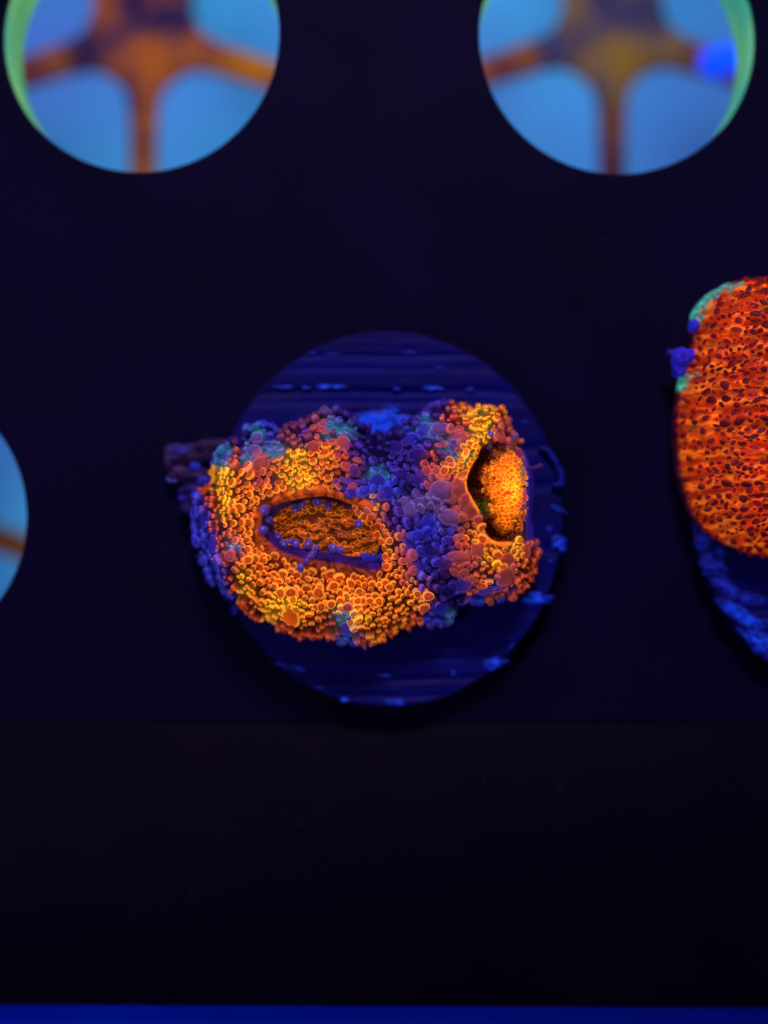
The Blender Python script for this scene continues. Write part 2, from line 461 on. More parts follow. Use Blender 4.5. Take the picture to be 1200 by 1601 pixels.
tube('glue_strand', [(842, 700, 56), (856, 706, 58), (868, 725, 58), (878, 745, 57), (876, 760, 56), (862, 760, 55)], [4, 6, 5, 6, 7, 5], M_glue_dim, pA)

# ------------------------------------------------------------------ coral bladders (vesicles)
K = {  # kind: skirt, ring, cap, centre, glow, radius, length factor
 'O': ((92, 36, 6), (255, 152, 42), (166, 54, 4), (212, 84, 12), .60, 5.8, 1.1),
 'Y': ((122, 98, 8), (255, 190, 38), (186, 76, 4), (230, 124, 12), .70, 5.4, 1.1),
 'R': ((60, 18, 22), (246, 104, 46), (140, 42, 22), (160, 56, 34), .34, 6.4, 1.8),
 'U': ((34, 16, 62), (150, 84, 112), (98, 48, 84), (112, 58, 100), .14, 7.0, 1.8),
 'S': ((64, 24, 56), (232, 106, 82), (180, 78, 66), (196, 84, 86), .24, 7.2, 1.2),
 'P': ((22, 10, 60), (88, 62, 176), (48, 28, 118), (60, 36, 136), .15, 8.0, 1.2),
 'D': ((18, 9, 54), (62, 46, 146), (34, 20, 90), (42, 26, 100), .10, 7.8, 1.3),
 'B': ((16, 20, 96), (76, 84, 216), (42, 42, 164), (58, 54, 184), .24, 8.2, 1.2),
 'T': ((50, 146, 150), (84, 140, 196), (58, 62, 156), (76, 80, 176), .24, 6.8, 1.2),
 'M': ((50, 46, 110), (146, 124, 176), (112, 80, 138), (122, 94, 164), .18, 8.2, 1.1),
 'F': ((80, 36, 4), (240, 126, 24), (130, 56, 4), (150, 70, 8), .34, 4.2, .7),
 'G': ((170, 72, 6), (255, 180, 40), (214, 98, 6), (222, 112, 10), .75, 4.0, .6),
 'E': ((60, 80, 20), (170, 180, 50), (110, 110, 30), (120, 110, 30), .40, 6.0, .6),
 'V': ((44, 24, 100), (110, 80, 180), (88, 60, 150), (160, 146, 210), .20, 6.6, 1.6),
 'N': ((222, 66, 8), (234, 80, 16), (116, 24, 30), (126, 28, 44), .30, 6.2, .9),
 'NM': ((200, 60, 10), (146, 40, 24), (100, 20, 28), (112, 24, 40), .16, 6.2, .9),
 'NT': ((50, 130, 100), (110, 220, 180), (60, 130, 120), (80, 150, 140), .30, 6.5, 1.3),
}
KL = {k: [lin(c) for c in v[:4]] + list(v[4:]) for k, v in K.items()}

PROF = np.array([(.60, -1.0), (.86, -.5), (.97, -.12), (1.0, .12), (.93, .36), (.82, .54), (.70, .56), (.50, .56), (.28, .56), (.0, .62)])
CMIX = [(1, 0, 0, 0), (.95, .05, 0, 0), (.70, .30, 0, 0), (.1, .9, 0, 0), (0, 1, 0, 0), (0, .85, .15, 0), (0, .12, .88, 0), (0, 0, 1, 0), (0, 0, .6, .4), (0, 0, .1, .9)]
CMIX = np.array(CMIX, float)  # bright ring round a darker cap paints in each bladder's rim highlight
SEG = 12
FIELD = None
def vesicle(p, n, r, kind, ell=1.0, L=1.0, bright=1.0, seed=0, solid=0.0, along=None, soft=None):
    """arrays of one bladder at p along n (plan units; y still down)"""
    n = np.asarray(n, float); n = n / np.linalg.norm(n)
    a = np.cross(n, [math.cos(seed * 1.3), math.sin(seed * 1.3), .2]) if along is None else np.array([along[0], along[1], 0.0]) - n * (n[0] * along[0] + n[1] * along[1])
    a /= np.linalg.norm(a)
    b = np.cross(n, a)
    kc = KL[kind]
    if soft is not None:
        kc = [kc[q] * (1 - soft[0]) + soft[1][q] * soft[0] for q in range(4)] + [kc[4] * (1 - soft[0]) + soft[1][4] * soft[0]]
    th = np.arange(SEG) * 2 * math.pi / SEG
    g = np.random.default_rng(int(seed) + 11)
    lob = 1 + .10 * np.sin(th * 2 + g.random() * 6) + .07 * np.sin(th * 3 + g.random() * 6)
    mx = CMIX.copy()
    if solid: # smooth single-coloured lobe
        mx[3:6] = mx[3:6] * (1 - solid) + np.array([0, 0, 1, 0]) * solid
    if L > 1.3:   # long bladders: flanks darkened in colour so the painted bright rim stands out
        q = min((L - 1.3) * 1.2, .6)
        mx[2] = mx[2] * (1 - q) + np.array([.5, 0, .5, 0]) * q
        mx[3] = mx[3] * (1 - q) + np.array([.1, 0, .9, 0]) * q
    jit = g.normal(0, .11)
    cols = (mx @ np.array([c for c in kc[:4]])) * bright * (1 + jit)
    cols[:, 1] *= 1 + g.normal(0, .10)
    V = []; C = []
    taper = g.uniform(-.05, .10) + .16 * max(L - 1.2, 0)
    dome = g.uniform(0, .35) + .5 * solid + .3 * max(L - 1.2, 0)
    for i, (pr, pz) in enumerate(PROF[:-1]):
        zz = pz * r if pz > 0 else pz * r * 1.2 * L
        if pz > .3: zz += dome * r * (1 - pr ** 2)
        rr = r * pr * lob * (1 - taper * (pz + 1))
        V.append(np.asarray(p) + n * (zz + r * (L - 1) * .6) + np.outer(rr * np.cos(th) * ell, a) + np.outer(rr * np.sin(th) / math.sqrt(ell), b))
        c = np.ones((SEG, 4)); c[:, :3] = cols[i]; c[:, 3] = kc[4] * (1 if i > 1 else .5)
        C.append(c)
    V.append((np.asarray(p) + n * ((PROF[-1][1] + dome) * r + r * (L - 1) * .6))[None]); C.append(np.array([[*cols[-1], kc[4]]]))
    return np.concatenate(V), np.concatenate(C)
_m = len(PROF) - 1
_i = np.arange(_m - 1)[:, None]; _j = np.arange(SEG)[None]
VF4 = np.stack([_i * SEG + _j, _i * SEG + (_j + 1) % SEG, (_i + 1) * SEG + (_j + 1) % SEG, (_i + 1) * SEG + _j], -1).reshape(-1, 4)
VF3 = np.array([[(_m - 1) * SEG + k, (_m - 1) * SEG + (k + 1) % SEG, _m * SEG] for k in range(SEG)])

def emit_vesicles(items, f, mat, parent, n_obj=292, one='bladder', many='small_bladders'):
    """items: list of (size_for_ranking, V, C); the largest become parts, the rest one part"""
    items = sorted(items, key=lambda t: -t[0])
    for (s, V, C) in items[:n_obj]:
        me = mesh_np(one, W(V, f), [VF4, VF3], C)
        obj(one, me, mat, parent)
    rest = items[n_obj:]
    if rest:
        nv = len(rest[0][1])
        off = (np.arange(len(rest)) * nv)[:, None, None]
        V = np.concatenate([t[1] for t in rest]); C = np.concatenate([t[2] for t in rest])
        o = obj(many, mesh_np(many, W(V, f), [(VF4[None] + off).reshape(-1, 4), (VF3[None] + off).reshape(-1, 3)], C), mat, parent)
        o['kind'] = 'stuff'

def scatter(x0, x1, y0, y1, rad_fn, ok_fn, tries, seed, existing=()):
    """variable-radius dart throwing"""
    g = np.random.default_rng(seed)
    cell = 14.0; grid = {}; out = []
    def add(x, y, r): grid.setdefault((int(x // cell), int(y // cell)), []).append((x, y, r))
    for e in existing: add(*e)
    X = g.uniform(x0, x1, tries); Y = g.uniform(y0, y1, tries)
    ok = ok_fn(X, Y); X = X[ok]; Y = Y[ok]
    R = rad_fn(X, Y) * np.clip(g.lognormal(-.02, .27, len(X)), .6, 1.6)
    for x, y, r in zip(X, Y, R):
        i, j = int(x // cell), int(y // cell); good = True
        for a in range(i - 3, i + 4):
            for b in range(j - 3, j + 4):
                for (u, v, q) in grid.get((a, b), ()):
                    if (u - x) ** 2 + (v - y) ** 2 < ((r + q) * .86) ** 2: good = False; break
                if not good: break
            if not good: break
        if good: add(x, y, r); out.append((x, y, r))
    return out

# ================================================================== CORAL A (middle)
OUT_A = spline([(330, 722), (342, 700), (362, 690), (376, 690), (385, 668), (412, 663), (430, 676), (455, 662), (480, 654), (512, 640), (535, 644), (548, 656), (572, 670), (600, 678),
 (625, 672), (645, 655), (668, 642), (700, 630), (728, 632), (742, 640), (765, 632), (786, 640), (797, 658), (800, 682), (822, 692), (842, 730), (846, 770), (842, 810), (846, 850), (838, 880),
 (834, 903), (815, 925), (790, 934), (762, 942), (732, 938), (712, 948), (705, 972), (685, 974), (660, 970), (638, 976), (612, 992), (585, 1005), (545, 1006), (515, 996), (480, 996), (450, 992),
 (425, 974), (390, 962), (372, 940), (345, 925), (322, 900), (312, 868), (300, 835), (296, 800), (300, 778), (318, 765), (326, 745)], 3)
PIT1 = spline([(413, 828), (417, 802), (436, 787), (470, 778), (512, 774), (550, 785), (578, 800), (598, 828), (607, 858), (604, 884), (575, 890), (530, 880), (485, 874), (450, 864), (424, 846)], 3)
PIT2 = spline([(750, 697), (738, 718), (725, 742), (723, 762), (731, 782), (742, 800), (748, 822), (757, 840), (775, 849), (800, 846), (814, 830), (826, 805), (828, 770), (822, 735), (806, 708), (788, 696), (768, 694)], 3)
VAL = [(592, 668), (612, 720), (635, 790), (650, 860), (672, 900), (700, 960)]
ZB = ZP - 2

LOBES = [  # big smooth lobes: x, y, rx, ry, rise, kind
 (413, 728, 14, 13, 20, 'S'), (398, 706, 14, 10, 10, 'M'), (400, 684, 10, 9, 8, 'M'), (492, 700, 10, 9, 10, 'S'), (537, 696, 11, 13, 12, 'S'), (530, 712, 12, 9, 7, 'S'),
 (500, 668, 11, 9, 9, 'S'), (514, 644, 8, 11, 8, 'M'), (535, 654, 9, 8, 6, 'P'), (506, 660, 10, 9, 8, 'R'),
 (688, 768, 20, 16, 24, 'M'), (662, 786, 24, 9, 20, 'M'), (713, 764, 13, 17, 26, 'S'), (728, 793, 17, 19, 28, 'S'), (699, 808, 17, 13, 20, 'M'), (668, 816, 12, 12, 18, 'B'),
 (712, 870, 20, 11, 20, 'S'), (742, 857, 11, 12, 10, 'S'), (694, 880, 12, 9, 8, 'P'), (786, 900, 15, 17, 22, 'S'), (788, 872, 13, 10, 10, 'S'), (784, 680, 14, 12, 20, 'S'), (786, 660, 11, 11, 8, 'S'),
 (686, 672, 15, 11, 20, 'M'), (662, 672, 11, 13, 9, 'T'), (720, 690, 9, 12, 8, 'S'), (708, 686, 8, 10, 8, 'S'), (706, 700, 8, 10, 7, 'T'), (723, 915, 13, 13, 8, 'B'), (760, 925, 20, 10, 8, 'B'), (786, 928, 14, 9, 8, 'S'),
 (456, 962, 15, 20, 22, 'Y'), (542, 984, 13, 14, 10, 'T'), (590, 755, 14, 13, 8, 'B'), (604, 772, 13, 12, 8, 'B'), (822, 862, 12, 15, 6, 'S'), (813, 800, 10, 15, 10, 'S'), (806, 822, 9, 10, 8, 'O'), (816, 776, 8, 12, 8, 'O'), (812, 712, 10, 13, 8, 'U'), (817, 744, 9, 14, 7, 'E'), (800, 700, 10, 9, 8, 'U'), (818, 722, 7, 9, 6, 'M'), (650, 880, 14, 18, 8, 'B'), (640, 850, 12, 14, 8, 'B'),
 (322, 890, 17, 18, 10, 'B'), (312, 812, 14, 14, 8, 'B'), (330, 850, 15, 15, 8, 'B'), (690, 955, 20, 15, 8, 'B'), (640, 802, 15, 9, 16, 'M'), (656, 838, 16, 10, 14, 'B'), (626, 746, 15, 12, 12, 'P'), (652, 714, 16, 12, 14, 'P'), (654, 752, 14, 9, 12, 'B'), (700, 925, 14, 12, 10, 'P'), (672, 860, 15, 10, 12, 'P'), (640, 686, 13, 11, 12, 'B'), (618, 700, 12, 12, 8, 'P'), (345, 712, 12, 12, 10, 'T'), (372, 700, 12, 10, 8, 'P')]

def hA(x, y, detail=True):
    x = np.asarray(x, float); y = np.asarray(y, float)
    d = sdpoly(x, y, OUT_A) + 9 * fbm(x, y, 26, 2)
    e = np.clip(d / 62, 0, 1)
    top = 122 + 26 * np.exp(-(((x - 500) / 130) ** 2 + ((y - 830) / 110) ** 2)) + 20 * np.exp(-((segdist(x, y, [(745, 650), (720, 720), (725, 800), (760, 870)]) / 40) ** 2))
    top = top * (0.45 + .55 * sstep(296, 372, x)) * (1 - .55 * sstep(812, 846, x) * (1 - sstep(845, 880, y)))
    h = top * (1 - (1 - e) ** 2.1) ** .72
    dv = segdist(x, y, VAL)
    h = h - 34 * np.exp(-(dv / 26) ** 2) * e
    h = h + 22 * fbm(x, y, 42, 3, 5.0) * e
    for (lx, ly, rx, ry, up, k) in LOBES:
        q = ((x - lx) / rx) ** 2 + ((y - ly) / ry) ** 2
        h = h + up * np.sqrt(np.clip(1 - q / 1.25, 0, 1)) * 1.0
    # polyp 1
    s1 = sdpoly(x, y, PIT1) + 3 * fbm(x, y, 14, 2, 3)
    lip = 7 * np.exp(-((s1 + 6) / 9) ** 2)
    rr = ((x - 528) / 92) ** 2 + ((y - 832) / 46) ** 2
    fl = 92 + 28 * np.clip(1 - rr, 0, 1) - 14 * np.exp(-(((x - 525 + (y - 828) * 1.5) / 15) ** 2 + ((y - 828) / 5) ** 2))
    th = np.arctan2((y - 830) * 2, x - 525)
    fl = fl + 6.5 * np.sin((y - 828) / (np.sqrt(np.clip(1 - ((x - 520) / 104) ** 2, 0, 1)) + .30) * .48 + 12 * fbm(x, y, 26, 2, 9)) * np.clip(1.2 - rr, 0, 1)
    k1 = sstep(-1, 11 + 15 * sstep(838, 868, y) * sstep(605, 570, x) + 14 * sstep(450, 425, x), s1)
    h = (h + lip) * (1 - k1) + fl * k1
    # polyp 2
    s2 = sdpoly(x, y, PIT2) + 3 * fbm(x, y, 14, 2, 8)
    rr2 = ((x - 796) / 56) ** 2 + ((y - 766) / 78) ** 2
    f1, f2 = worley(x + 8 * fbm(x, y, 12, 2), (y - 772) * 1.35 + 9 * fbm(x, y, 14, 2, 4), 7.2, 21)
    fl2 = 84 + 52 * np.clip(1 - rr2, 0, 1) ** .7 + 5.5 * (1 - np.clip((f2 - f1) * 2.6, 0, 1)) + 22 * fbm(x, y, 22, 3, 19) + 5 * np.sin(np.arctan2(y - 772, x - 790) * 9 + 6 * fbm(x, y, 20, 2)) * np.clip(rr2 * 1.5, 0, 1) - 16 * np.exp(-(((x - 790 + (y - 772) * -3) / 9) ** 2 + ((y - 772 + (x - 790) * .3) / 2.5) ** 2))
    k2 = sstep(-1, 10 + 14 * sstep(775, 810, x), s2) * (1 - sstep(812, 838, x))
    h = (h + 5 * np.exp(-((s2 + 5) / 7) ** 2)) * (1 - k2) + fl2 * k2
    if detail:
        near = np.exp(-((s1 + 10) / 12) ** 2)
        h = h + 2.0 * fbm(x, y, 5, 2) * e + near * (7 * fbm(np.arctan2((y - 830) * 1.8, x - 515) * 60, s1 * .25, 3.0, 3, 8) + 7 * fbm(x, y * 1.6, 9, 3, 61))
    return ZB + np.where(d > 0, h, np.minimum(h, 0) + d * 1.0)

CP = """380 690 D;395 675 T;402 700 M;413 728 S;390 716 T;374 716 R;430 704 T;424 680 B;440 690 R;455 668 R;460 690 R;478 662 R;470 676 P;495 652 S;500 675 S;512 640 M;515 668 T;530 645 P;537 695 S;545 656 P
546 672 T;555 700 P;562 680 P;548 740 S;552 762 P;460 715 Y;480 727 Y;500 720 O;516 712 O;450 740 Y;440 735 O;520 740 O;535 728 R;420 745 S;430 760 O;402 740 O;380 747 O;352 738 Y;345 718 T;335 745 Y;352 766 Y
370 770 O;390 772 O;360 790 Y;350 802 Y;380 800 O;375 818 O;398 790 O;330 785 R;318 776 R;342 800 R;310 790 B;300 800 B;322 808 P;330 828 B;343 822 R;310 842 B;328 862 B;346 848 R;360 845 R;368 853 T
378 840 O;392 850 O;350 868 R;368 870 S;386 880 O;352 884 B;340 900 B;364 893 R;328 890 B;318 905 P;345 918 B;366 912 R;385 897 Y;402 906 O;386 922 Y;380 945 R;388 956 R;402 936 O;415 900 O;420 930 O
422 950 Y;442 930 Y;455 958 Y;450 982 R;430 975 R;480 990 R;500 990 R;470 942 Y;480 920 O;500 900 O;520 902 O;500 942 O;525 930 O;538 945 Y;540 960 T;540 985 T;546 1002 B;520 975 R;556 968 Y;568 992 R;556 1004 B;592 990 O
570 950 O;600 940 O;612 970 O;600 992 R;625 950 O;642 930 O;625 910 O;620 882 O;614 860 O;612 840 O;622 838 S;629 860 S;636 878 S;644 894 S;653 910 O;666 930 O;662 948 O;634 980 R;654 966 R;676 948 P;688 965 B;700 968 T;654 892 P
580 900 O;550 915 O;600 915 O;580 970 O;462 900 O;440 905 O;480 960 O
570 678 D;600 690 D;620 690 D;590 712 D;610 722 P;575 720 P;570 742 P;555 735 S;588 748 T;600 768 B;578 770 B;612 776 B;572 784 B;583 788 Y;600 800 S;570 800 O;590 816 O;566 815 O;615 802 P;622 820 P;640 800 P;638 690 P;650 682 B;664 668 T;680 675 M;692 682 M
655 655 P;680 650 P;700 640 P;706 648 R;700 662 R;715 662 R;725 642 O;732 652 Y;744 633 P;760 642 Y;780 647 O;790 662 S;785 680 S;742 662 Y;752 668 Y;736 690 Y;726 702 Y;722 720 Y;711 698 S;704 694 T;720 688 S;700 710 T;688 722 P;698 690 S
712 732 Y;700 726 O;692 738 O;680 737 S;665 737 S;655 742 P;645 734 P;630 722 P;645 712 D;660 700 P;670 716 R;680 718 R;667 756 S;645 765 D;655 766 B;636 772 D;632 785 M;643 790 M;665 787 M;686 775 M;683 792 M;700 765 S;712 760 S;718 776 S;706 788 S;727 793 S
710 745 O;700 750 S;665 815 B;676 815 B;690 810 M;700 808 S;640 830 B;665 828 B;676 832 B;700 828 B;680 844 B;692 845 B;703 840 P;716 838 S;714 850 R;722 850 R;662 846 D;672 848 D;700 860 P;716 870 S;740 856 S;736 870 S;700 880 S;690 876 P;680 886 B;660 870 B;650 860 B;640 850 B;650 830 B;632 816 P;660 895 B
680 905 P;692 900 D;720 915 B;730 884 S;735 903 S;745 892 R;762 894 R;751 912 O;740 926 R;760 932 T;745 936 B;775 930 S;772 914 B;786 900 S;790 922 S;800 932 P;810 906 R;815 920 R;826 905 R;830 892 R;820 880 R;815 868 O;800 864 Y;780 868 O;762 864 O;770 880 Y;752 872 Y;746 852 Y;730 836 O;740 832 O
725 824 S;735 845 Y;750 850 O;790 872 S;826 860 S;832 878 R;700 930 D;680 930 D;660 910 P;670 960 B"""
CPL = []
for tok in CP.replace('\n', ';').split(';'):
    a = tok.split(); CPL.append((float(a[0]), float(a[1]), a[2]))
CX = np.array([c[0] for c in CPL]); CY = np.array([c[1] for c in CPL]); CK = [c[2] for c in CPL]
def kind_at(x, y, g=None, jit=5.0):
    if g is not None: x = x + g.normal(0, jit); y = y + g.normal(0, jit)
    return CK[int(np.argmin((CX - x) ** 2 + (CY - y) ** 2))]

BASE = {k: KL[k][0] for k in KL}
KC4 = np.array([np.concatenate([*KL[k][:4], [KL[k][4]]]) for k in CK])
def field(x, y, sig=10.0):
    wg = np.exp(-((CX - x) ** 2 + (CY - y) ** 2) / (2 * sig * sig)) + 1e-12
    v = (wg[:, None] * KC4).sum(0) / wg.sum()
    return [v[0:3], v[3:6], v[6:9], v[9:12], v[12]]
def surf_color(x, y):
    """base tissue colour (n,4) of coral A"""
    n = len(x); acc = np.zeros((n, 3)); ws = np.zeros(n)
    for (cx, cy, k) in CPL:
        wgt = np.exp(-((x - cx) ** 2 + (y - cy) ** 2) / (2 * 9.0 ** 2)) + 1e-9
        ws += wgt; acc += wgt[:, None] * BASE[k]
    col = acc / ws[:, None]
    glow = np.full(n, .22)
    for (lx, ly, rx, ry, up, k) in LOBES:
        q = ((x - lx) / rx) ** 2 + ((y - ly) / ry) ** 2 + .5 * fbm(x, y, 12, 2)
        m = (1 - sstep(.85, 1.15, q))[:, None]
        near = (q < 3).ravel()
        cap = np.tile(KL[k][2], (n, 1)); ring = np.tile(KL[k][1], (n, 1))
        if near.any():
            wg = np.exp(-((x[near, None] - CX) ** 2 + (y[near, None] - CY) ** 2) / 162.0) + 1e-12
            v = (wg @ KC4) / wg.sum(1)[:, None]
            cap[near] = cap[near] * .5 + v[:, 6:9] * .5; ring[near] = ring[near] * .5 + v[:, 3:6] * .5
        edge = (sstep(.55, 1.0, q))[:, None]
        col = col * (1 - m) + (cap * (1 - edge) + ring * edge) * m
        glow = glow * (1 - m[:, 0]) + KL[k][4] * m[:, 0]
    s1 = sdpoly(x, y, PIT1) + 3 * fbm(x, y, 14, 2, 3)
    s2 = sdpoly(x, y, PIT2) + 3 * fbm(x, y, 14, 2, 8)
    d = sdpoly(x, y, OUT_A)
    streak = .75 + .9 * (fbm(x * 1.0, y * 2.2, 9, 3, 2) + .25)
    ang = np.arctan2((y - 830) * 1.8, x - 515)
    ray = fbm(ang * 60, s1 * .25, 3.0, 3, 8)
    lowc = sstep(835, 862, y)[:, None]
    col1 = (lin((204, 84, 16)) * (1 - lowc) + lin((144, 54, 20)) * lowc) * np.clip(streak + 3.0 * ray, .2, 2.4)[:, None]
    wcol = 13 + 8 * fbm(x, y, 20, 2, 1) * 2 + 14 * sstep(840, 870, y) * (x < 600)
    wcol = np.where((x > 590), 5, wcol + 12 * fbm(x, y, 10, 3, 51))
    m = ((1 - sstep(wcol - 4, wcol, -s1)) * (s1 <= 3))[:, None]
    col = col * (1 - m) + col1 * m; glow = glow * (1 - m[:, 0]) + .24 * m[:, 0]
    m = ((1 - sstep(1.5, 5 + 6 * fbm(x, y, 14, 2, 52), -s2)) * (s2 <= 3) * (1 - sstep(788, 800, x)) * (y > 700 + .6 * (x - 745)) )[:, None]
    col2 = lin((255, 132, 22)) * streak[:, None]
    col = col * (1 - m) + col2 * m; glow = glow * (1 - m[:, 0]) + .6 * m[:, 0]
    # inside polyp 1
    purple = lin((30, 12, 24)) + ((lin((50, 26, 98)) * np.clip(1 + 3.0 * fbm(x, y * 1.5, 10, 3, 63), .3, 2.2)[:, None]) - lin((30, 12, 24))) * np.clip(sstep(820, 842, y) + sstep(470, 430, x), 0, 1)[:, None]; org = lin((250, 128, 26)); brn = lin((104, 46, 8))  # dark upper wall is the lip's shadow painted in; the rest is purple tissue
    rr = ((x - 528) / 92) ** 2 + ((y - 832) / 46) ** 2
    bandr = np.sin((y - 828) / (np.sqrt(np.clip(1 - ((x - 520) / 104) ** 2, 0, 1)) + .30) * .48 + 12 * fbm(x, y, 26, 2, 9))
    g1, g2_ = worley(x + 9 * fbm(x, y, 10, 2), (y - 772) * 1.5 + 9 * fbm(x, y, 12, 2, 4), 8.0, 22)
    inner = brn + (org - brn) * (sstep(-.6, 1.0, bandr + 1.2 * fbm(x, y, 5, 2, 6)) * (.45 + .9 * (1 - sstep(.06, .3, g2_ - g1))))[:, None]
    inner = inner * (.45 + .55 * sstep(8, 22, s1 + 20 * sstep(835, 850, y)))[:, None] if False else inner
    wallw = 8 + 9 * sstep(845, 858, y) + 8 * (1 - sstep(425, 455, x)) + 7 * fbm(x, y, 16, 2, 12)
    mw = (1 - sstep(wallw - 2, wallw + 3, s1))[:, None]
    inner = inner * (1 - mw) + purple * mw
    slit = np.exp(-(((x - 525 + (y - 828) * -2) / 11) ** 2 + ((y - 828 - (x - 525) * .28) / 3.0) ** 2))[:, None]
    inner = inner * (1 - slit) + lin((18, 12, 46)) * slit
    m = sstep(1, 4, s1)[:, None]
    col = col * (1 - m) + inner * m; glow = glow * (1 - m[:, 0]) + (.36 * (1 - mw[:, 0]) + .1 * mw[:, 0]) * m[:, 0]
    # inside polyp 2
    f1, f2 = worley(x + 8 * fbm(x, y, 12, 2), (y - 772) * 1.35 + 9 * fbm(x, y, 14, 2, 4), 7.2, 21)
    net = 1 - sstep(.08, .30, f2 - f1)
    rr2 = ((x - 795) / 46) ** 2 + ((y - 766) / 66) ** 2
    bright = 1 - sstep(.45, 1.15, rr2 + 1.3 * fbm(x, y, 16, 3, 3))
    hot = np.exp(-(((x - 797) / 16) ** 2 + ((y - 765) / 26) ** 2))
    lo = lin((186, 66, 6)) * (.8 + 1.2 * hot)[:, None]; hi = lin((250, 146, 20)) * (.85 + 1.9 * hot)[:, None]
    in2 = lo + (hi - lo) * net[:, None]
    dk = lin((98, 40, 20)) * (.35 + 1.2 * net)[:, None]
    in2 = dk + (in2 - dk) * bright[:, None]
    grn = np.exp(-(((x - 752) / 11) ** 2 + ((y - 794) / 11) ** 2))[:, None] + np.exp(-(((x - 816) / 8) ** 2 + ((y - 752) / 16) ** 2))[:, None]
    in2 = in2 * (1 - np.clip(grn, 0, 1)) + lin((110, 120, 30)) * np.clip(grn, 0, 1)
    slit = np.exp(-(((x - 790) / 9) ** 2 + ((y - 772 + (x - 790) * .3) / 2.0) ** 2))[:, None]
    in2 = in2 * (1 - slit) + lin((60, 8, 30)) * slit
    m = (sstep(1, 4, s2) * (1 - sstep(802, 815, x + 14 * fbm(x, y, 16, 2, 53))))[:, None]
    col = col * (1 - m) + in2 * m; glow = glow * (1 - m[:, 0]) + (.06 + .8 * bright) * m[:, 0]
    # blue skirt on the right
    sk = (sstep(818, 828, x + 8 * fbm(x, y, 14, 2, 7)) * (1 - sstep(846, 858, y)) * sstep(684, 696, y))[:, None]
    fold = (.5 + .5 * np.sin(x * .42 + 5 * fbm(x, y * .4, 30, 2)))[:, None]
    col = col * (1 - sk) + (lin((44, 30, 130)) * (1 - fold) + lin((78, 60, 200)) * fold) * sk
    glow = glow * (1 - sk[:, 0]) + .12 * sk[:, 0]
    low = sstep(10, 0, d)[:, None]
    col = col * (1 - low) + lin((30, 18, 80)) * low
    return np.concatenate([np.clip(col, 0, 3), glow[:, None]], 1)

def heightfield(name, x0, x1, y0, y1, step, hf, out, cf, f, mat, parent, margin=3.0, grad=None):
    xs = np.arange(x0, x1 + step, step); ys = np.arange(y0, y1 + step, step)
    X, Y = np.meshgrid(xs, ys)
    Z = hf(X, Y); d = sdpoly(X, Y, out)
    keep = d > -margin
    m, n = X.shape
    i = np.arange(m - 1)[:, None]; j = np.arange(n - 1)[None]
    F = np.stack([i * n + j, (i + 1) * n + j, (i + 1) * n + j + 1, i * n + j + 1], -1).reshape(-1, 4)
    kf = keep.ravel()[F].all(1); F = F[kf]
    used = np.unique(F); mp = np.full(m * n, -1); mp[used] = np.arange(len(used))
    V = np.stack([X, Y, Z], -1).reshape(-1, 3)[used]
    C = cf(V[:, 0], V[:, 1])
    return obj(name, mesh_np(name, W(V, f), mp[F], C), mat, parent)

fA = (H - 130.0) / H
coralA = thing('two_mouthed_coral', 'knobbly orange and blue coral with two open mouths on the central plug', 'coral')
heightfield('body_tissue', 284, 862, 616, 1020, 1.25, hA, OUT_A, surf_color, fA, M_coral, coralA)

def normals(hf, x, y, e=4.0):
    hx = (hf(x + e, y, False) - hf(x - e, y, False)) / (2 * e)
    hy = (hf(x, y + e, False) - hf(x, y - e, False)) / (2 * e)
    return np.stack([-hx, -hy, np.ones_like(hx)], -1)

gA = np.random.default_rng(5)
def radA(x, y):
    k = [.9 * KL[kind_at(a, b)][5] for a, b in zip(x, y)]
    return np.array(k)
def okA(x, y):
    d = sdpoly(x, y, OUT_A); s1 = sdpoly(x, y, PIT1); s2 = sdpoly(x, y, PIT2)
    ok = (d > 1) & (s1 < -1) & (s2 < -1.5)
    collar = 9 + 12 * fbm(x, y, 20, 2, 1) + 5 * (x < 450)
    collar = np.where(x > 592, 1, collar)
    ok &= (s1 < -collar) | ((s1 < -7) & (np.random.default_rng(1).random(len(x)) < .05) & (y > 835))
    ok &= ~((x > 808) & (y < 848) & (y > 690))
    for (lx, ly, rx, ry, up, k) in LOBES:
        ok &= (((x - lx) / rx) ** 2 + ((y - ly) / ry) ** 2) > .72
    return ok
spots = scatter(290, 850, 620, 1012, radA, okA, 80000, 12)
sx = np.array([s[0] for s in spots]); sy = np.array([s[1] for s in spots]); sr = np.array([s[2] for s in spots])
Z = hA(sx, sy, False); Nn = normals(hA, sx, sy); Dd = sdpoly(sx, sy, OUT_A)
s1v = sdpoly(sx, sy, PIT1)
items = []
